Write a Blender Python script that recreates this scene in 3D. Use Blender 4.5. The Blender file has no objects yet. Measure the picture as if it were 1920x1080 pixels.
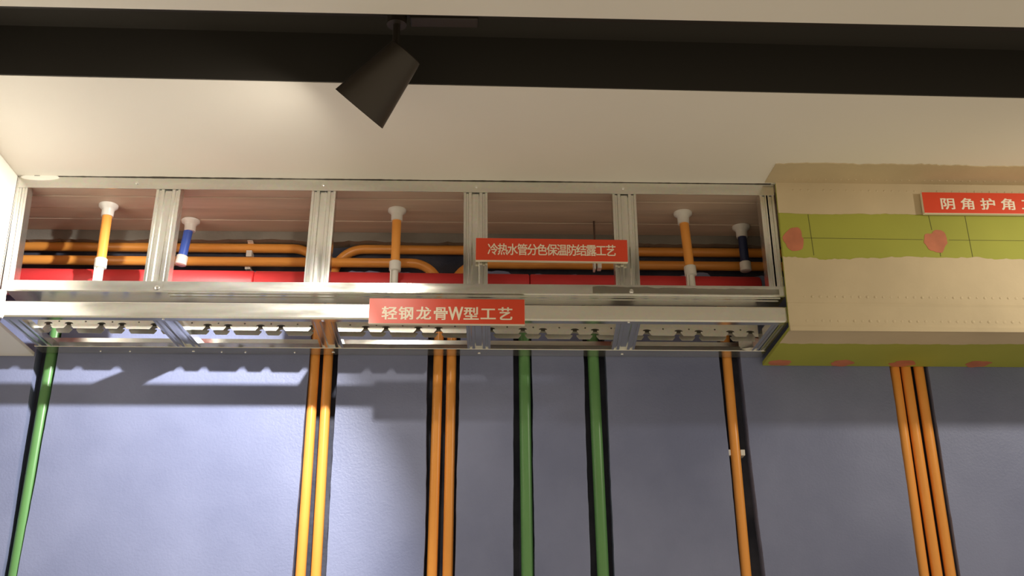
import bpy, bmesh, math, random
from mathutils import Vector, Matrix, noise
from mathutils.geometry import tessellate_polygon
random.seed(7)
S = bpy.context.scene
COL = S.collection
W = 0.292                     # depth of the plastered wall face behind the frame's front (metres)

# ------------------------------------------------------------------ camera, world, lights, exposure
cam = bpy.data.cameras.new('camera'); co = bpy.data.objects.new('camera', cam); COL.objects.link(co)
cam.sensor_width = 36.0; cam.lens = 36.0 * 2150.03 / 1920.0; cam.clip_start = .02
r_ = Vector((.99953499, -.03033199, -.0031255)); u_ = Vector((-.00822671, -.36694722, .93020539)); f_ = Vector((.02936187, .92974712, .36702612))
co.matrix_world = Matrix(((r_.x, u_.x, -f_.x, 1.20474), (r_.y, u_.y, -f_.y, -2.74959), (r_.z, u_.z, -f_.z, -1.39281), (0, 0, 0, 1)))
S.camera = co
wd = bpy.data.worlds.new('world'); S.world = wd; wd.use_nodes = True
wd.node_tree.nodes['Background'].inputs[0].default_value = (1.0, .84, .60, 1)
wd.node_tree.nodes['Background'].inputs[1].default_value = .50
S.view_settings.view_transform = 'Standard'; S.view_settings.look = 'None'
S.view_settings.exposure = 0.0; S.view_settings.gamma = 1.0; S.view_settings.use_curve_mapping = False

def spot(name, loc, aim, power, size, blend, radius, color):
    l = bpy.data.lights.new(name, 'SPOT'); l.energy = power; l.spot_size = math.radians(size); l.spot_blend = blend
    l.shadow_soft_size = radius; l.color = color
    o = bpy.data.objects.new(name, l); COL.objects.link(o); o.location = loc
    o.rotation_euler = Vector(aim).to_track_quat('-Z', 'Y').to_euler(); return o
MOUTH = Vector((.943, -.57, -.118)); TAIL = Vector((1.046, -.625, -.006))
AX = (MOUTH - TAIL).normalized()
LP = MOUTH + AX * .004 + Vector((0, .008, .014))
spot('spotlight_beam', LP, AX, 125, 106, .50, .015, (1, .965, .90))
spot('spotlight_spill', LP, AX, 13, 165, .9, .015, (1, .92, .78))
spot('spotlight_lamp', (3.05, -.57, -.118), (-.5, .65, -.7), 19, 130, .9, .03, (1, .92, .78))

# ------------------------------------------------------------------ materials
def mat(name, col, rough=.6, metal=0., bump=0., bscale=60., var=0., vscale=4., spec=.5, col2=None, stretch=None, detail=6., coat=0.):
    m = bpy.data.materials.new(name); m.use_nodes = True; nt = m.node_tree; N = nt.nodes; b = N['Principled BSDF']
    b.inputs['Base Color'].default_value = (*col, 1); b.inputs['Roughness'].default_value = rough; b.inputs['Metallic'].default_value = metal
    b.inputs['Specular IOR Level'].default_value = spec
    if coat: b.inputs['Coat Weight'].default_value = coat; b.inputs['Coat Roughness'].default_value = .25
    tc = N.new('ShaderNodeTexCoord'); mp = N.new('ShaderNodeMapping'); nt.links.new(tc.outputs['Object'], mp.inputs[0])
    if stretch: mp.inputs['Scale'].default_value = stretch
    if var or col2:
        n = N.new('ShaderNodeTexNoise'); n.inputs['Scale'].default_value = vscale; n.inputs['Detail'].default_value = detail
        nt.links.new(mp.outputs[0], n.inputs['Vector'])
        cr = N.new('ShaderNodeValToRGB'); cr.color_ramp.elements[0].position = .34; cr.color_ramp.elements[1].position = .66
        c2 = col2 if col2 else tuple(min(1, c * (1 + var)) for c in col)
        c1 = col if col2 else tuple(c * (1 - var) for c in col)
        cr.color_ramp.elements[0].color = (*c1, 1); cr.color_ramp.elements[1].color = (*c2, 1)
        nt.links.new(n.outputs['Fac'], cr.inputs[0]); nt.links.new(cr.outputs[0], b.inputs['Base Color'])
    if bump:
        n2 = N.new('ShaderNodeTexNoise'); n2.inputs['Scale'].default_value = bscale; n2.inputs['Detail'].default_value = 8
        nt.links.new(mp.outputs[0], n2.inputs['Vector'])
        bp = N.new('ShaderNodeBump'); bp.inputs['Strength'].default_value = bump; bp.inputs['Distance'].default_value = .004
        nt.links.new(n2.outputs['Fac'], bp.inputs['Height']); nt.links.new(bp.outputs[0], b.inputs['Normal'])
    return m
M = {}
M['ceiling'] = mat('ceiling_paint', (.84, .80, .72), .8, bump=.05, bscale=30, var=.02, vscale=1.5)
M['white'] = mat('white_paint', (.86, .83, .76), .75, bump=.05, bscale=40)
M['black'] = mat('black_paint', (.030, .026, .021), .8)
M['lampblack'] = mat('lamp_black', (.036, .028, .021), .45)
M['blue'] = mat('blue_plaster', (.172, .200, .350), .48, bump=.22, bscale=170, col2=(.245, .278, .455), vscale=2.6, detail=8, spec=.55)
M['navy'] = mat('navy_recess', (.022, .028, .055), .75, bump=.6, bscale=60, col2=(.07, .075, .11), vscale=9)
M['cement'] = mat('cement_skim', (.23, .21, .18), .9, bump=.4, bscale=60, var=.15, vscale=8)
M['plank'] = mat('brown_plank', (.58, .45, .35), .55, bump=.15, bscale=30, var=.10, vscale=3, stretch=(1, 8, 8))
M['orange'] = mat('orange_conduit', (.93, .385, .075), .30, var=.04, vscale=8, spec=.5)
M['green'] = mat('green_conduit', (.135, .33, .115), .32, var=.05, vscale=8)
M['bluep'] = mat('blue_conduit', (.06, .13, .55), .35)
M['navyp'] = mat('navy_conduit', (.02, .03, .09), .4)
M['red'] = mat('red_foam_sleeve', (.74, .045, .05), .50, var=.06, vscale=6, bump=.1, bscale=80)
M['fit'] = mat('white_plastic', (.82, .79, .74), .35)
M['rod'] = mat('dull_rod', (.13, .08, .06), .5, metal=.5)
M['foam'] = mat('white_foam_board', (.85, .78, .62), .6)
M['signred'] = mat('red_print', (.70, .060, .020), .38, var=.03, vscale=5)
M['letter'] = mat('cream_lettering', (.86, .76, .60), .45)
M['board'] = mat('green_gypsum', (.35, .36, .05), .75, var=.05, vscale=5)
M['putty'] = mat('tan_putty', (.57, .465, .30), .8, bump=.25, bscale=35, var=.07, vscale=5)
M['rust'] = mat('rust_primer', (.50, .165, .085), .7, var=.12, vscale=25)
M['dark'] = mat('dark_line', (.11, .11, .025), .8)
M['crack'] = mat('dark_crack', (.05, .04, .03), .9)
def galv(name, base, rough, r2, vs=40, stretch=(.12, 1, 1)):
    m = bpy.data.materials.new(name); m.use_nodes = True; nt = m.node_tree; N = nt.nodes; b = N['Principled BSDF']
    b.inputs['Metallic'].default_value = .92
    tc = N.new('ShaderNodeTexCoord')
    v = N.new('ShaderNodeTexVoronoi'); v.inputs['Scale'].default_value = 150; nt.links.new(tc.outputs['Object'], v.inputs['Vector'])
    n = N.new('ShaderNodeTexNoise'); n.inputs['Scale'].default_value = vs; n.inputs['Detail'].default_value = 8; mp = N.new('ShaderNodeMapping'); mp.inputs['Scale'].default_value = stretch; nt.links.new(tc.outputs['Object'], mp.inputs[0]); nt.links.new(mp.outputs[0], n.inputs['Vector'])
    cr = N.new('ShaderNodeValToRGB'); cr.color_ramp.elements[0].position = .38; cr.color_ramp.elements[1].position = .62
    cr.color_ramp.elements[0].color = (*[c * .90 for c in base], 1); cr.color_ramp.elements[1].color = (*base, 1)
    nt.links.new(n.outputs['Fac'], cr.inputs[0])
    mx = N.new('ShaderNodeMix'); mx.data_type = 'RGBA'; mx.blend_type = 'MULTIPLY'; mx.inputs['Factor'].default_value = .07
    nt.links.new(cr.outputs[0], mx.inputs['A']); nt.links.new(v.outputs['Color'], mx.inputs['B']); nt.links.new(mx.outputs['Result'], b.inputs['Base Color'])
    mr = N.new('ShaderNodeMapRange'); mr.inputs['To Min'].default_value = rough; mr.inputs['To Max'].default_value = r2
    mr.inputs['From Min'].default_value = .35; mr.inputs['From Max'].default_value = .65
    nt.links.new(n.outputs['Fac'], mr.inputs['Value']); nt.links.new(mr.outputs[0], b.inputs['Roughness'])
    n3 = N.new('ShaderNodeTexNoise'); n3.inputs['Scale'].default_value = 14; nt.links.new(tc.outputs['Object'], n3.inputs['Vector'])
    bp = N.new('ShaderNodeBump'); bp.inputs['Strength'].default_value = .12; bp.inputs['Distance'].default_value = .003
    nt.links.new(n3.outputs['Fac'], bp.inputs['Height']); nt.links.new(bp.outputs[0], b.inputs['Normal'])
    return m
M['galv'] = galv('galvanised_steel', (.78, .77, .72), .17, .27)
M['galv2'] = galv('bright_steel', (.78, .77, .71), .13, .24)
M['galvx'] = galv('shiny_steel', (.80, .80, .78), .12, .24, stretch=(1, .15, 1))
M['galvv'] = galv('upright_steel', (.80, .79, .74), .18, .30, stretch=(1, 1, .08))
M['galvd'] = galv('shade_toned_steel', (.30, .28, .24), .35, .5)  # darkened steel: paints in shade inside the carrier and a reflection on the rail
M['zinc'] = galv('pale_zinc_strip', (.86, .83, .74), .38, .55)
M['screw'] = mat('screw_steel', (.8, .8, .78), .2, metal=1)

# ------------------------------------------------------------------ helpers
def link(name, bm, m, parent=None, smooth=False, recalc=True):
    me = bpy.data.meshes.new(name)
    if recalc: bmesh.ops.recalc_face_normals(bm, faces=bm.faces)
    bm.to_mesh(me); bm.free()
    for mm in (m if isinstance(m, (list, tuple)) else [m]): me.materials.append(M[mm] if isinstance(mm, str) else mm)
    if smooth: me.polygons.foreach_set('use_smooth', [True] * len(me.polygons))
    o = bpy.data.objects.new(name, me); COL.objects.link(o)
    if parent is not None:
        o.parent = parent
        o.location = -root_loc(parent)
    return o
def root_loc(p):
    v = Vector((0, 0, 0))
    while p is not None: v += p.location; p = p.parent
    return v
def tag(o, label=None, cat=None, group=None, kind=None):
    if label: o['label'] = label
    if cat: o['category'] = cat
    if group: o['group'] = group
    if kind: o['kind'] = kind
    return o
def thing(name, loc, label, cat, group=None):
    o = bpy.data.objects.new(name, None); COL.objects.link(o); o.location = loc; o.empty_display_size = .05
    return tag(o, label, cat, group)
def box(bm, x0, x1, y0, y1, z0, z1):
    r = bmesh.ops.create_cube(bm, size=1)
    for v in r['verts']:
        v.co = Vector((x0 + (x1 - x0) * (v.co.x + .5), y0 + (y1 - y0) * (v.co.y + .5), z0 + (z1 - z0) * (v.co.z + .5)))
    return r['verts']
def bevel(o, w=.002, seg=2):
    m = o.modifiers.new('bevel', 'BEVEL'); m.width = w; m.segments = seg; m.limit_method = 'ANGLE'; m.angle_limit = math.radians(40); return o
def prism(bm, pts, axis, a0, a1, holes=()):
    """extrude a 2-D outline (with optional holes) along an axis. pts are (u, v)."""
    loops = [pts] + list(holes)
    def mk(u, v, a):
        return {'x': (a, u, v), 'y': (u, a, v), 'z': (u, v, a)}[axis]
    tri = tessellate_polygon([[Vector((u, v, 0)) for u, v in lp] for lp in loops])
    flat = [q for lp in loops for q in lp]
    A = [bm.verts.new(mk(u, v, a0)) for u, v in flat]; B = [bm.verts.new(mk(u, v, a1)) for u, v in flat]
    for t in tri:
        try:
            bm.faces.new([A[i] for i in t]); bm.faces.new([B[i] for i in reversed(t)])
        except ValueError: pass
    k = 0
    for lp in loops:
        n = len(lp)
        for i in range(n):
            j = (i + 1) % n
            try: bm.faces.new([A[k + i], A[k + j], B[k + j], B[k + i]])
            except ValueError: pass
        k += n
def sweep(bm, path, r, seg=14, cap=True):
    path = [Vector(p) for p in path]; rings = []
    up = None
    for i, p in enumerate(path):
        t = (path[min(i + 1, len(path) - 1)] - path[max(i - 1, 0)]).normalized()
        if up is None: up = Vector((0, 1, 0)) if abs(t.y) < .9 else Vector((1, 0, 0))
        a = (up - t * up.dot(t)).normalized(); b = t.cross(a); up = a
        rr = r[i] if isinstance(r, (list, tuple)) else r
        rings.append([bm.verts.new(p + (a * math.cos(2 * math.pi * k / seg) + b * math.sin(2 * math.pi * k / seg)) * rr) for k in range(seg)])
    for A, B in zip(rings, rings[1:]):
        for k in range(seg): bm.faces.new([A[k], A[(k + 1) % seg], B[(k + 1) % seg], B[k]])
    if cap: bm.faces.new(rings[0][::-1]); bm.faces.new(rings[-1])
def sm(o, ang=40):
    o.data.polygons.foreach_set('use_smooth', [True] * len(o.data.polygons))
    o.data.set_sharp_from_angle(angle=math.radians(ang)); return o
def arc(cx, cz, r, a0, a1, y, n=10):
    return [(cx + r * math.cos(math.radians(a0 + (a1 - a0) * i / n)), y, cz + r * math.sin(math.radians(a0 + (a1 - a0) * i / n))) for i in range(n + 1)]
def rag(u0, u1, v, amp, step=.02, seed=0., chips=0):
    """ragged line of (u, v) points"""
    n = max(2, int(abs(u1 - u0) / step)); out = []
    for i in range(n + 1):
        u = u0 + (u1 - u0) * i / n
        k = noise.noise(Vector((u * 4.5, seed, 0))) * 1.1 + .45 * noise.noise(Vector((u * 22, seed + 5, 0))) + .40 * noise.noise(Vector((u * 75, seed + 9, 0)))
        out.append((u, v + amp * k))
    return out

# ------------------------------------------------------------------ the setting
# ceiling with the black lighting recess
sl0 = lambda x: -.760 + (x - .2) * .0095      # camera-side edge of the recess
sl1 = lambda x: -.496 + (x - .1) * .0172      # wall-side edge
bm = bmesh.new()
prism(bm, [(-3, -3.2), (6, -3.2), (6, sl0(6)), (-3, sl0(-3))], 'z', 0, .16)
prism(bm, [(-3, sl1(-3)), (6, sl1(6)), (6, W + .09), (-3, W + .09)], 'z', 0, .16)
ceiling = link('ceiling', bm, 'ceiling'); tag(ceiling, kind='structure')
bm = bmesh.new()
prism(bm, [(-3, sl0(-3)), (6, sl0(6)), (6, sl1(6)), (-3, sl1(-3))], 'z', .13, .16)
prism(bm, [(-3, sl0(-3)), (6, sl0(6)), (6, sl0(6) + .004), (-3, sl0(-3) + .004)], 'z', .001, .13)
prism(bm, [(-3, sl1(-3) - .004), (6, sl1(6) - .004), (6, sl1(6)), (-3, sl1(-3))], 'z', .001, .13)
link('recess_lining', bm, 'black', ceiling)['label'] = 'black painted lining of the long lighting recess'
for i, (a, b) in enumerate(((.006, .070), (.072, .142), (.144, .214), (.216, W + .03))):
    bm = bmesh.new(); box(bm, -.4, 2.15, a, b, -.022 - .0012 * (i % 2), -.0005)
    bevel(link('plank', bm, 'plank', ceiling), .0015, 1)
# ragged dark crack where the ceiling meets the steel track
bm = bmesh.new()
lo = rag(.03, 1.99, -.0015, .003, .004, 3.3); prism(bm, [(x, min(y, -.0003) - .0012) for x, y in lo] + [(1.99, .002), (.03, .002)], 'z', -.0012, .0004)
link('crack', bm, 'crack', ceiling)['label'] = 'ragged dark crack along the steel track'
bm = bmesh.new()
pts = [(.0 + .045 + .05 * math.cos(a), -.0012 + .014 * math.sin(a)) for a in [math.pi * 2 * k / 18 for k in range(18)]]
prism(bm, [(u, -.004 + .6 * v) for u, v in pts], 'y', -.0035, .0)
link('plaster_smear', bm, 'white', ceiling)

# back wall: recessed navy backing plus raised plaster panels between the chases
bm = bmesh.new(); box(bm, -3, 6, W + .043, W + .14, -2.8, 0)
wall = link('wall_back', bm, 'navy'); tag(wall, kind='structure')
edges = [(-3, -3), (-.012, -.010), (.049, .030), (.738, .731), (.817, .817), (1.066, 1.070), (1.155, 1.149), (1.304, 1.302), (1.355, 1.356),
         (1.499, 1.504), (1.562, 1.566), (1.881, 1.896), (1.941, 1.960), (2.361, 2.368), (2.469, 2.477), (6, 6)]
def side(e, seed, z0, z1, amp=.0022):
    out = []; n = int((z1 - z0) / .018)
    for i in range(n + 1):
        z = z0 + (z1 - z0) * i / n; t = max(-.2, min(1.15, (-.41 - z) / .576))
        x = e[0] + (e[1] - e[0]) * t
        k = noise.noise(Vector((z * 5, seed, 2))) * 1.3 + .5 * noise.noise(Vector((z * 30, seed, 7)))
        out.append((x + (amp * k if abs(x) < 2.9 or x < 3 and x > -3 else 0), z))
    return out
for i in range(0, len(edges), 2):
    a, b = edges[i], edges[i + 1]; bm = bmesh.new()
    L = side(a, i * 1.7, -2.8, -.155) if a[0] > -3 else [(-3, -2.8), (-3, -.155)]
    Rr = side(b, i * 1.7 + .9, -2.8, -.155) if b[0] < 6 else [(6, -2.8), (6, -.155)]
    top = rag(L[-1][0], Rr[-1][0], -.150, .014, .012, i * 3.1)[1:-1]
    prism(bm, L + top + Rr[::-1], 'y', W, W + .045)
    bevel(link('plaster_panel', bm, 'blue', wall), .0025, 2)
bm = bmesh.new()
prism(bm, rag(-.4, 2.15, -.052, .008, .015, 8.8) + [(2.15, -.0235), (-.4, -.0235)], 'y', W - .001, W + .045)
link('cement_strip', bm, 'cement', wall)['label'] = 'grey cement strip under the brown planks'

# white finished return bulkhead on the left
bm = bmesh.new(); box(bm, -1.6, -.014, -3.2, .0, -.406, -.0005); box(bm, -1.6, -.014, .0, W - .001, -.406, -.394)
lb = bevel(link('wall_left', bm, 'white'), .002); tag(lb, kind='structure')
bm = bmesh.new()
pp = []
for k in range(26):
    z = -.40 + .075 * k / 25
    pp.append((-.0145 - 0 + .022 + .011 * noise.noise(Vector((z * 60, 1, 1))), z))
prism(bm, [(-.014, -.40)] + pp + [(-.014, -.325)], 'y', -.006, .002)
link('plaster_daub', bm, 'white', lb)['label'] = 'rough white plaster daub at the frame corner'

# ------------------------------------------------------------------ light steel frame
frame = thing('steel_frame', (1.0, .14, -.396), 'long galvanised steel box frame with open bays under the ceiling', 'steel frame')
def part(name, bm, m, parent=frame, bev=0, label=None, smooth=False):
    o = link(name, bm, m, parent)
    if bev: bevel(o, bev, 2)
    if smooth: sm(o)
    if label: o['label'] = label
    return o
T = .0014
# top track: an angle of two flanges with a back leg
bm = bmesh.new(); box(bm, -.010, 1.997, 0, T, -.034, -.0015); box(bm, -.010, 1.997, T, .045, -.0030, -.0015)
top_track = part('top_track', bm, 'galv')
# upper track of the front face (channel standing open upwards); its web is seen from below
bm = bmesh.new()
prism(bm, [(0, -.2965), (0, -.323), (.003, -.3255), (.074, -.3255), (.076, -.323), (.076, -.300), (.0745, -.300), (.0745, -.3235), (.0035, -.3235), (.0016, -.322), (.0016, -.2965)], 'x', .004, 2.0)
for x0 in (.41,): box(bm, .40, 2.0, -.0012, 0, -.322, -.299)
face_track = part('face_track', bm, 'galv', bev=0)
bm = bmesh.new(); box(bm, .41, 1.99, .012, .020, -.3275, -.3257); box(bm, .41, 1.99, .032, .036, -.3275, -.3257)
part('web_rib', bm, 'galv')
# lower edge rail: face with a rounded upper lip and an underside flange
bm = bmesh.new()
prism(bm, [(.0005, -.3945), (-.001, -.392), (-.001, -.3565), (.0, -.3545), (.003, -.3545), (.003, -.3565), (.0008, -.358), (.0008, -.3925), (.022, -.3945), (.022, -.3960), (.002, -.3960)], 'x', .004, 2.0)
edge_rail = part('edge_rail', bm, 'galv2')
# wall track at the back, against the blue wall
bm = bmesh.new()
prism(bm, [(.236, -.383), (.2345, -.383), (.2345, -.3945), (.236, -.396), (W - .001, -.396), (W - .001, -.352), (W - .0025, -.352), (W - .0025, -.3945), (.236, -.3945)], 'x', .004, 2.0)
wall_track = part('wall_track', bm, 'galv2')
# studs
def cprof(w, d=.036):
    h = w / 2; a = [(-h, d), (-h, 0), (-h + .006, 0), (-h + .0075, .003), (-h + .012, .003), (-h + .0135, 0), (-h + .021, 0), (-h + .0235, .0045)]
    b = [(-u, v) for u, v in reversed(a)]
    out = a + b
    inner = [(u * (1 - T * 2 / w), v + T) for u, v in reversed(out)]
    inner[0] = (inner[0][0], d); inner[-1] = (inner[-1][0], d)
    return out + inner
def vstud(xt, xb, w, name='vertical_stud', lab=None):
    bm = bmesh.new(); pr = cprof(w)
    prism(bm, pr, 'z', -.3225, -.0035)
    for v in bm.verts:
        t = (-.03 - v.co.z) / .28; v.co.x += xt + (xb - xt) * t; v.co.y += .0018
    return part(name, bm, 'galvv', label=lab)
VS = [(.3845, .3775), (.793, .787), (1.1955, 1.1975), (1.5925, 1.593)]
for xt, xb in VS: vstud(xt, xb, .063)
bm = bmesh.new(); box(bm, -.0138, -.0115, .0006, .04, -.394, -.002); part('end_flange', bm, 'galv')
vstud(.002, .006, .028, 'end_stud'); vstud(1.9765, 1.980, .038, 'end_stud')
def hstud(xf, xb, w, name='cross_stud', lab=None, y0=.001, y1=.2885):
    bm = bmesh.new(); pr = cprof(w, .020)
    prism(bm, [(u, -.3948 + v) for u, v in pr], 'y', y0, y1)
    for v in bm.verts:
        t = (v.co.y - .015) / .26; v.co.x += xf + (xb - xf) * t
    return part(name, bm, 'galvx', label=lab)
HS = [(.4065, .4235), (.8095, .8065), (1.205, 1.2085), (1.5915, 1.6055)]
for xf, xb in HS: hstud(xf, xb, .063)
hstud(.024, .034, .042, 'end_cross_stud'); hstud(1.983, 1.978, .040, 'end_cross_stud')
# short folded clip in the right back corner
bm = bmesh.new(); prism(bm, [(1.926, .236), (1.958, .215), (1.962, .270), (1.936, .274)], 'z', -.390, -.3885); prism(bm, [(1.926, .236), (1.958, .215), (1.958, .2165), (1.926, .2375)], 'z', -.390, -.362)
part('corner_clip', bm, 'galv')
# toothed carrier above the cross studs: two flanges cut with keyhole notches, one web
def flange(bm, y, x0, x1, zb, zt, off):
    outer = []; holes = []
    notch = [(-.0125, 0), (-.0055, .0085), (-.0055, .0120), (-.0115, .0125), (-.0095, .0155), (-.004, .0172), (.004, .0172), (.0095, .0155), (.0115, .0125), (.0055, .0120), (.0055, .0085), (.0125, 0)]
    x = x0; outer.append((x0, zb)); k = 0
    cs = []
    p = x0 + off
    while p < x1 - .02:
        cs.append(p); p += (.054, .085)[k % 2]; k += 1
    for c in cs:
        for u, v in notch: outer.append((c + u, zb + v))
    outer += [(x1, zb), (x1, zt), (x0, zt)]
    q = x0 + off + .028
    while q < x1 - .01 and zt - zb > .03:
        if all(abs(q - c) > .006 or True for c in cs):
            holes.append([(q + .0024 * math.cos(t), zb + .0190 + .0024 * math.sin(t)) for t in [2 * math.pi * j / 8 for j in range(8)]])
        q += .0695
    prism(bm, outer, 'y', y, y + .0012, holes)
    for v in bm.verts: v.co.z += .001 - .006 * (v.co.x - 1)
bm = bmesh.new(); flange(bm, .130, .045, 1.955, -.3860, -.3480, .028)
keel = part('toothed_carrier', bm, 'zinc', label='notched zinc carrier strip with small punched holes')
bm = bmesh.new(); flange(bm, .168, .045, 1.955, -.3860, -.3640, .030); part('carrier_flange', bm, 'zinc', keel)
bm = bmesh.new(); box(bm, .045, 1.955, .130, .1692, -.3480, -.3468); box(bm, .045, 1.955, .1682, .1692, -.3638, -.3480)
for v in bm.verts: v.co.z += .001 - .006 * (v.co.x - 1)
part('carrier_web', bm, 'galvd', keel)  # shade behind the notches put into the colour with darker steel
# painted dark reflection of the recess on the upper rail near its right end
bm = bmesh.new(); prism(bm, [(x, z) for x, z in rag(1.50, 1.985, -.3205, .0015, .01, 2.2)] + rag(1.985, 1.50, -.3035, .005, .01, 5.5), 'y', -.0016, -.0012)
part('dark_reflection', bm, 'galvd', face_track)
def screw(x, y, z, axis='y', r=.0045):
    bm = bmesh.new(); d = .003
    if axis == 'y': sweep(bm, [(x, y, z), (x, y - d * .6, z), (x, y - d, z)], [r, r * .9, r * .35], 10)
    else: sweep(bm, [(x, y, z), (x, y, z - d * .6), (x, y, z - d)], [r, r * .9, r * .35], 10)
    return part('screw', bm, 'screw', smooth=True)
for x in (.30, .790, 1.197, 1.590): screw(x, 0, -.018)
for x in (.385, 1.60): screw(x, -.0015, -.315, r=.0065)
for xf, xb in HS: screw(xf, .012, -.396, 'z', .004); screw(xb, .272, -.396, 'z', .005)
for x in (.17, .25, .50, .565, .70): screw(x, .275, -.396, 'z', .0032)

# ------------------------------------------------------------------ conduits in the wall chases
PY = W + .0155
def pipe(name, path, r, m, label, group=None, cat='pipe'):
    bm = bmesh.new(); sweep(bm, path, r, 16)
    o = sm(link(name, bm, m)); return tag(o, label, cat, group)
def vx(e, z):  # slanting run of a pipe: e=(x at -.41, x at -.99)
    return e[0] + (e[1] - e[0]) * max(-.6, min(1.6, (-.41 - z) / .58))
def vert(e, ztop, zs=None):
    zs = [-2.79, -1.34, -.99, -.7, -.41]; out = [(vx(e, z), PY, z) for z in zs]
    if ztop > -.40: out.append((vx(e, ztop), PY, ztop))
    return out
ro = .0137
R_ = .085
za, zb_ = -.0685, -.1125
def bent(e, zh, turn, xend, yo, zo, label):
    """vertical run that bends left (-1) or right (+1) into a horizontal run, stepped by yo in depth near the bend"""
    z1 = zh + zo; p = vert(e, z1 - R_ - .09); x = p[-1][0]; yb = PY + yo
    p += [(x, PY + yo * .5, z1 - R_ - .05)]
    p += arc(x + turn * R_, z1 - R_, R_, 180 if turn > 0 else 0, 90, yb) + [(xend, yb, z1)]
    pipe('orange_conduit', p, ro, 'orange', label, 'orange conduits in the wall chases')
bent((.752, .7495), za, -1, -.3, .012, .004, 'orange conduit, left of the pair under the second stud, bending left along the top')
bent((.7885, .7895), za, 1, 2.12, .012, .004, 'orange conduit, right of the pair under the second stud, bending right along the top')
bent((1.0945, 1.090), zb_, -1, -.3, -.016, -.006, 'orange conduit, left of the pair under the lower red sign, bending left as lower run')
bent((1.1315, 1.131), zb_, 1, 2.12, 0, 0, 'orange conduit, right of the pair under the lower red sign, bending right as lower run')
pipe('orange_conduit', vert((1.906, 1.914), -.150), ro, 'orange', 'single orange conduit alone in its wall chase, held by a small white clip', 'orange conduits in the wall chases')
g3 = 'three conduits under the green board'
for e, l in (((2.379, 2.385), 'orange conduit, left one of three below the green board'), ((2.411, 2.421), 'orange conduit, middle one of three below the green board'), ((2.448, 2.457), 'orange conduit, right one of three below the green board')):
    pipe('orange_conduit', vert(e, -.16), ro + .0003, 'orange', l, 'orange conduits in the wall chases')
pipe('green_conduit', vert((.0265, .0165), -.16), .0155, 'green', 'green conduit at the far left, just below the frame end', 'green conduits in the wall chases')
pipe('green_conduit', vert((1.3355, 1.3395), -.16), .0165, 'green', 'green conduit in the middle, the nearer to the orange pairs', 'green conduits in the wall chases')
pipe('green_conduit', vert((1.5285, 1.5375), -.16), .0160, 'green', 'green conduit right of centre, beside a wide dark chase', 'green conduits in the wall chases')

# pipe clips
def clip(x, z, vertical, r, label):
    t = thing('pipe_clip', (x, W + .02, z), label, 'clip', 'white pipe clips')
    bm = bmesh.new(); n = 12; w = .008
    pin = []; pout = []
    for i in range(n + 1):
        a = math.pi * i / n
        pin.append((r * math.cos(a), r * math.sin(a))); pout.append(((r + .002) * math.cos(a), (r + .002) * math.sin(a)))
    prof = pin + pout[::-1]
    if vertical: prism(bm, [(x + u, PY + v) for u, v in prof], 'z', z - w, z + w)
    else: prism(bm, [(PY + v, z + u) for u, v in prof], 'x', x - w, x + w)
    link('saddle', bm, 'fit', t)
    for s in (-1, 1):
        bm = bmesh.new()
        c = s * (r + .006)
        if vertical: box(bm, x + c - .006, x + c + .006, PY - .008, W + .044, z - w, z + w)
        else: box(bm, x - w, x + w, PY - .008, W + .044, z + c - .0055, z + c + .0055)
        bevel(link('lug', bm, 'fit', t), .001)
    return t
clip(.545, za + .004, False, ro, 'white clip on the upper orange run, left of the second stud')
clip(.545, zb_, False, ro, 'white clip on the lower orange run, left of the second stud')
clip(1.909, -.665, True, ro, 'small white clip on the single orange conduit low on the wall')
# ------------------------------------------------------------------ red insulated pipe
RY, RZ, RR = .222, -.213, .037
rp = thing('red_insulated_pipe', (1.0, RY, RZ), 'thick red foam-insulated pipe running the whole length inside the frame', 'pipe')
for i, (a, b) in enumerate(((-.3, .585), (.587, 1.346), (1.348, 1.993))):
    bm = bmesh.new(); sweep(bm, [(a, RY, RZ - .0035 * a), (a + .003, RY, RZ - .0035 * a), (b - .003, RY, RZ - .0035 * b), (b, RY, RZ - .0035 * b)], [RR - .003, RR, RR, RR - .003], 28)
    sm(link('foam_sleeve', bm, 'red', rp), 60)

# ------------------------------------------------------------------ droppers
def dropper(x, y, z1, r, m, label, xb=None, nozzle=True):
    xb = x if xb is None else xb; zt = -.0232
    t = thing('ceiling_dropper', (x, y, zt), label, 'conduit', 'droppers under the brown planks')
    P = lambda z: (x + (xb - x) * (zt - z) / (zt - z1), y, z)
    bm = bmesh.new(); sweep(bm, [(x, y, zt), (x, y, zt - .006), (x, y, zt - .011), (x, y, zt - .016), (x, y, zt - .034)], [r + .013, r + .0125, r + .006, r + .0035, r + .003], 24)
    sm(link('flange', bm, 'fit', t), 50)
    bm = bmesh.new(); sweep(bm, [P(zt - .03), P(z1)], r, 18); sm(link('tube', bm, m, t))
    bm = bmesh.new(); sweep(bm, [P(z1 + .004), P(z1 + .002), P(z1 - .023), P(z1 - .025)], [r + .001, r + .0035, r + .0035, r], 18); sm(link('coupling', bm, 'fit', t), 50)
    if nozzle:
        a = P(z1 - .024); b = P(z1 - .064)
        bm = bmesh.new(); sweep(bm, [a, b], r - .003, 16); sm(link('nozzle', bm, 'fit', t))
        bm = bmesh.new(); box(bm, a[0] - .0125, a[0] - .0085, y - .010, y + .010, b[2], a[2]); bevel(link('latch', bm, 'fit', t), .001)
    return t
dropper(.189, .127, -.186, .0130, 'orange', 'orange ceiling dropper with white ends in the first bay from the left')
dropper(.978, .138, -.182, .0125, 'orange', 'orange ceiling dropper with white ends in the middle bay')
dropper(1.774, .138, -.188, .0130, 'orange', 'orange ceiling dropper with white ends in the rightmost bay', 1.784)
dropper(.391, .222, -.135, .0125, 'bluep', 'bright blue ceiling dropper with white ends in the second bay', .378, nozzle=False)
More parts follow.
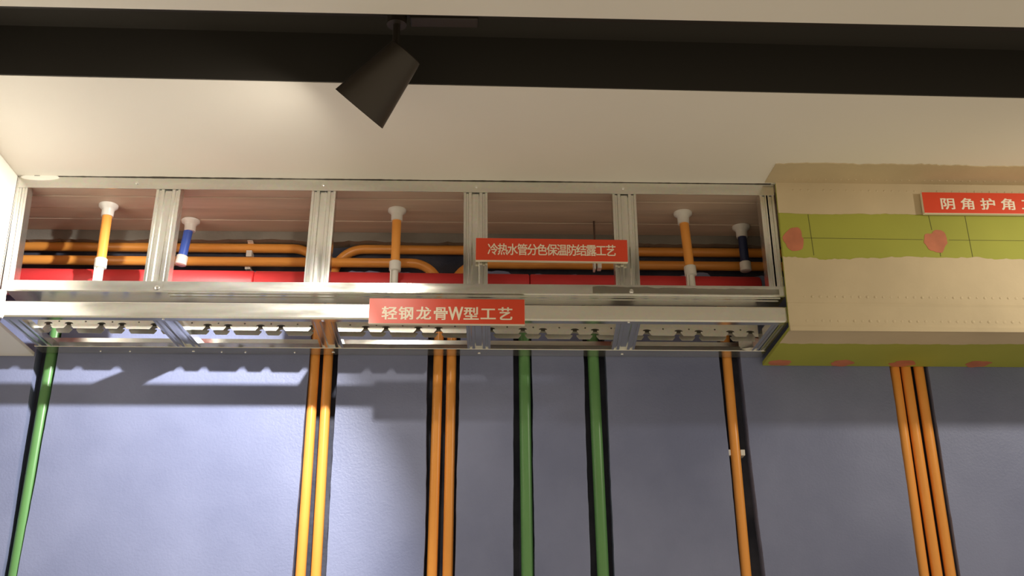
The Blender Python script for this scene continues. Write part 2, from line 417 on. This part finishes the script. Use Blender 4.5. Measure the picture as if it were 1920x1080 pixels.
dropper(1.957, .226, -.137, .0125, 'navyp', 'dark navy ceiling dropper in the right corner of the frame', 1.960, nozzle=False)
# thin hanger rod
t = thing('hanger_rod', (1.531, .20, -.0232), 'thin brown hanger rod with a small white clamp, behind the upper red sign', 'rod')
bm = bmesh.new(); sweep(bm, [(1.531, .20, -.0232), (1.5325, .20, -.17)], .0028, 10); sm(link('rod', bm, 'rod', t))
bm = bmesh.new(); box(bm, 1.524, 1.530, .175, .205, -.178, -.150); box(bm, 1.535, 1.546, .175, .20, -.176, -.162)
bevel(link('clamp', bm, 'fit', t), .001)

# ------------------------------------------------------------------ board-clad section on the right
XR = 2.001; XE = 4.2; F = -.012
gb = thing('gypsum_bulkhead', (3.0, .14, -.42), 'green gypsum board bulkhead with tan putty bands and rust-red spots, right of the steel frame', 'bulkhead')
bm = bmesh.new(); box(bm, XR, XE, F, 0, -.42, -.0005); bevel(link('front_board', bm, 'board', gb), .0015)
bm = bmesh.new(); box(bm, XR, XE, 0.0003, W - .001, -.42, -.408); bevel(link('bottom_board', bm, 'board', gb), .0015)
def coat(name, pts, axis, a0, a1, m='putty', lab=None):
    bm = bmesh.new(); prism(bm, pts, axis, a0, a1); o = bevel(link(name, bm, m, gb), .0008, 1)
    if lab: o['label'] = lab
    return o
coat('putty_coat', rag(XR - .001, XE, -.092, .005, .008, 1.1) + [(XE, -.002), (XR - .001, -.002)], 'y', F - .0016, F)
coat('putty_coat', [(XR - .001, -.4215), (XE, -.4215)] + rag(XE, XR - .001, -.219, .012, .008, 6.2), 'y', F - .0016, F)
coat('putty_coat', [(XR - .03, F - .0005), (XE, F - .0005)] + rag(XE, XR - .026, -.120, .013, .010, 4.2), 'z', -.0026, .0)
coat('putty_coat', [(XR - .001, F - .0016), (XE, F - .0016)] + rag(XE, XR - .001, .090, .010, .008, 12.7), 'z', -.4216, -.42)
# perforated corner beads pressed into the putty
def bead(name, f, n=78):
    bm = bmesh.new()
    for i in range(n):
        x = XR + .045 + i * .0205
        f(bm, x)
    o = link(name, bm, 'putty', gb); sm(o); o['kind'] = 'stuff'; return o
def dim(y, z, ax, r=.0045):
    def g(bm, x):
        rr = r * random.uniform(.8, 1.15); h = .0012 * random.uniform(.4, 1.2)
        c = Vector((x, y, z)); N = Vector((0, -1, 0)) if ax == 'y' else Vector((0, 0, -1))
        sweep(bm, [c, c + N * h * .6, c + N * h], [rr, rr * .8, rr * .3], 8)
    return g
bead('bead_perforations', dim(F - .0016, -.396, 'y')); bead('bead_perforations', dim(F - .0016, -.330, 'y', .0038))
bead('bead_perforations', dim(-.035, -.0026, 'z', .0035)); bead('bead_perforations', dim(F - .0016, -.024, 'y', .0032))
bm = bmesh.new(); prism(bm, [(F - .0016, -.346), (F - .0030, -.349), (F - .0016, -.356)], 'x', XR, XE); prism(bm, [(F - .0016, -.405), (F - .0040, -.413), (F - .0030, -.4235), (F + .006, -.4232), (F + .012, -.4216), (F - .0016, -.4216)], 'x', XR, XE)
link('corner_bead', bm, 'putty', gb)
# rust-red primer over the screws
def blob(cx, cy, rx, ry, seed, axis, a0, a1):
    pts = []
    for i in range(30):
        a = 2 * math.pi * i / 30; k = 1 + .38 * noise.noise(Vector((math.cos(a) * 1.3, math.sin(a) * 1.3, seed))) + .12 * noise.noise(Vector((a * 3, seed, 0)))
        pts.append((cx + rx * k * math.cos(a), cy + ry * k * math.sin(a)))
    bm = bmesh.new(); prism(bm, pts, axis, a0, a1); return link('primer_spot', bm, 'rust', gb)
for i, (x, z, rx) in enumerate(((2.036, -.170, .028), (2.412, -.168, .034), (2.80, -.168, .033), (3.2, -.168, .033), (3.6, -.168, .033))): blob(x, z, rx, .031, i * 3.3, 'y', F - .0007, F)
for i, x in enumerate((2.043, 2.215, 2.385, 2.600, 2.80, 3.0, 3.2, 3.4)): blob(x, .262, .034, .026, 20 + i * 2.1, 'z', -.4207, -.42)
# hairlines between board pieces
bm = bmesh.new()
for x, z0, z1, dx in ((2.078, -.095, -.213, .004), (2.402, -.095, -.137, .003), (2.418, -.2, -.213, .0), (2.500, -.095, -.215, .003), (3.05, -.095, -.215, .003)):
    prism(bm, [(x, z0), (x + .0016, z0), (x + dx + .0016, z1), (x + dx, z1)], 'y', F - .0004, F)
prism(bm, [(2.06, -.163), (2.378, -.1645), (2.378, -.1657), (2.06, -.1642)], 'y', F - .0004, F)
prism(bm, [(2.447, -.165), (XE, -.166), (XE, -.1672), (2.447, -.1662)], 'y', F - .0004, F)
link('board_joint', bm, 'dark', gb)

# ------------------------------------------------------------------ signs
def glyph(bm, ch, x0, x1, z0, z1, y, bold=.022):
    for k, (u, v) in enumerate(((-1, -.7), (1, -.7), (-1, .7), (1, .7), (0, 0))): glyph1(bm, ch, x0, x1, z0, z1, y - k * .00002, u * bold * (x1 - x0), v * bold * (z1 - z0))
def glyph1(bm, ch, x0, x1, z0, z1, y, du, dv):
    c = bpy.data.curves.new('glyph', 'FONT'); c.body = ch; c.size = 1; c.resolution_u = 3
    o = bpy.data.objects.new('glyph', c); COL.objects.link(o)
    dg = bpy.context.evaluated_depsgraph_get(); me = bpy.data.meshes.new_from_object(o.evaluated_get(dg))
    latin = ord(ch) < 128
    vs = [v.co for v in me.vertices]
    if latin: a, b, c0, d = min(v.x for v in vs), max(v.x for v in vs), min(v.y for v in vs), max(v.y for v in vs)
    else: a, b, c0, d = .02, .90, -.085, .845
    verts = [bm.verts.new((du + x0 + (v.x - a) / (b - a) * (x1 - x0), y, dv + z0 + (v.y - c0) / (d - c0) * (z1 - z0))) for v in vs]
    for pgn in me.polygons:
        try: bm.faces.new([verts[i] for i in pgn.vertices])
        except ValueError: pass
    bpy.data.objects.remove(o); bpy.data.curves.remove(c); bpy.data.meshes.remove(me)
def sign(label, x0, x1, z0, z1, yb, th, chars, tilt=0., bold=.022):
    t = thing('red_sign', ((x0 + x1) / 2, yb, z0), label, 'sign', 'red notice signs')
    bm = bmesh.new(); box(bm, x0, x1, yb - th, yb, z0, z1); a = bevel(link('foam_board', bm, 'foam', t), .0006, 1)
    bm = bmesh.new(); box(bm, x0 + .0004, x1 - .0004, yb - th - .0005, yb - th, z0 + .0012, z1); b = link('printed_face', bm, 'signred', t)
    bm = bmesh.new()
    for ch, u0, u1, v0, v1 in chars: glyph(bm, ch, u0, u1, v0, v1, yb - th - .0009, bold)
    c = link('lettering', bm, 'letter', t, recalc=False)
    bb = t.location.copy()
    t.rotation_euler = (0, tilt, 0)
    return t
s1 = '冷热水管分色保温防结露工艺'; n = len(s1); a, b = 1.228, 1.561
cw = (b - a) / n
sign('red sign with white characters hung across two studs, the upper one on the frame', 1.197, 1.593, -.2375, -.1745, -.003, .011,
     [(c, a + i * cw, a + (i + .97) * cw, -.2215, -.1895) for i, c in enumerate(s1)], math.radians(.25), .016)
px = [(715, 742), (747, 773), (780, 806), (812, 838), (841, 868), (869, 896), (901, 928), (934, 960)]
fx = lambda p: .928 + (p - 691) * (1.3235 - .928) / (985 - 691)
sign('red sign with white characters on the lower steel rails, its text holding a letter W', .928, 1.3235, -.4125, -.3445, -.003, .011,
     [(c, fx(p0) , fx(p1), -.4015, -.3665) for c, (p0, p1) in zip('轻钢龙骨W型工艺', px)], 0, .024)
fx3 = lambda p: 2.388 + (p - 1727) * (2.670 - 2.386) / (1920 - 1724)
px = [(1757, 1783), (1795, 1820), (1832, 1858), (1870, 1896), (1908, 1934), (1946, 1972)]
sign('red sign with white characters at the right edge, on the green board', 2.386, 2.800, -.0955, -.034, F - .004, .012,
     [(c, fx3(p0) , fx3(p1), -.0835, -.0505) for c, (p0, p1) in zip('阴角护角工艺', px)], 0, .024)

# ------------------------------------------------------------------ track spotlight
lt = thing('light_track', (1.5, -.60, .13), 'long black light track inside the dark ceiling recess', 'track')
bm = bmesh.new()
prism(bm, [(-.018, .1295), (-.018, .108), (-.006, .108), (-.006, .122), (.006, .122), (.006, .108), (.018, .108), (.018, .1295)], 'x', -2.9, 5.9)
for v in bm.verts: v.co.y += -.605 + (v.co.x - 1) * .0133
link('rail', bm, 'lampblack', lt)
sp = thing('spotlight', (1.05, -.60, .107), 'black tapered track spotlight aimed down to the left, hanging from the ceiling recess', 'spotlight')
bm = bmesh.new(); box(bm, 1.05, 1.20, -.622, -.586, .082, .1075); bevel(link('adapter', bm, 'lampblack', sp), .003)
bm = bmesh.new(); sweep(bm, [(1.02, -.604, .107), (1.02, -.604, .075)], .022, 20); sm(link('swivel', bm, 'lampblack', sp))
bm = bmesh.new(); sweep(bm, [(1.02, -.604, .08), (1.02, -.606, .02)], .008, 12)
link('stem', bm, 'lampblack', sp)
# hollow tapered housing
up = Vector((0, 0, 1)); A = (up - AX * up.dot(AX)).normalized(); B = AX.cross(A); Ln = (MOUTH - TAIL).length
bm = bmesh.new(); seg = 40; rings = []
for d, r in ((0, .001), (0, .034), (.003, .0385), (.012, .0405), (Ln, .0655), (Ln, .0635), (Ln * .55, .050), (Ln * .5, .001)):
    c = TAIL + AX * d; rings.append([bm.verts.new(c + (A * math.cos(2 * math.pi * k / seg) + B * math.sin(2 * math.pi * k / seg)) * r) for k in range(seg)])
for p_, q_ in zip(rings, rings[1:]):
    for k in range(seg): bm.faces.new([p_[k], p_[(k + 1) % seg], q_[(k + 1) % seg], q_[k]])
sm(link('housing', bm, 'lampblack', sp), 35)
bm = bmesh.new(); c = TAIL + AX * (Ln * .62)
sweep(bm, [c, c + AX * .006], .045, 32); m = bpy.data.materials.new('lamp_lens'); m.use_nodes = True
m.node_tree.nodes['Principled BSDF'].inputs['Emission Color'].default_value = (1, .93, .8, 1); m.node_tree.nodes['Principled BSDF'].inputs['Emission Strength'].default_value = 6
link('lens', bm, m, sp)
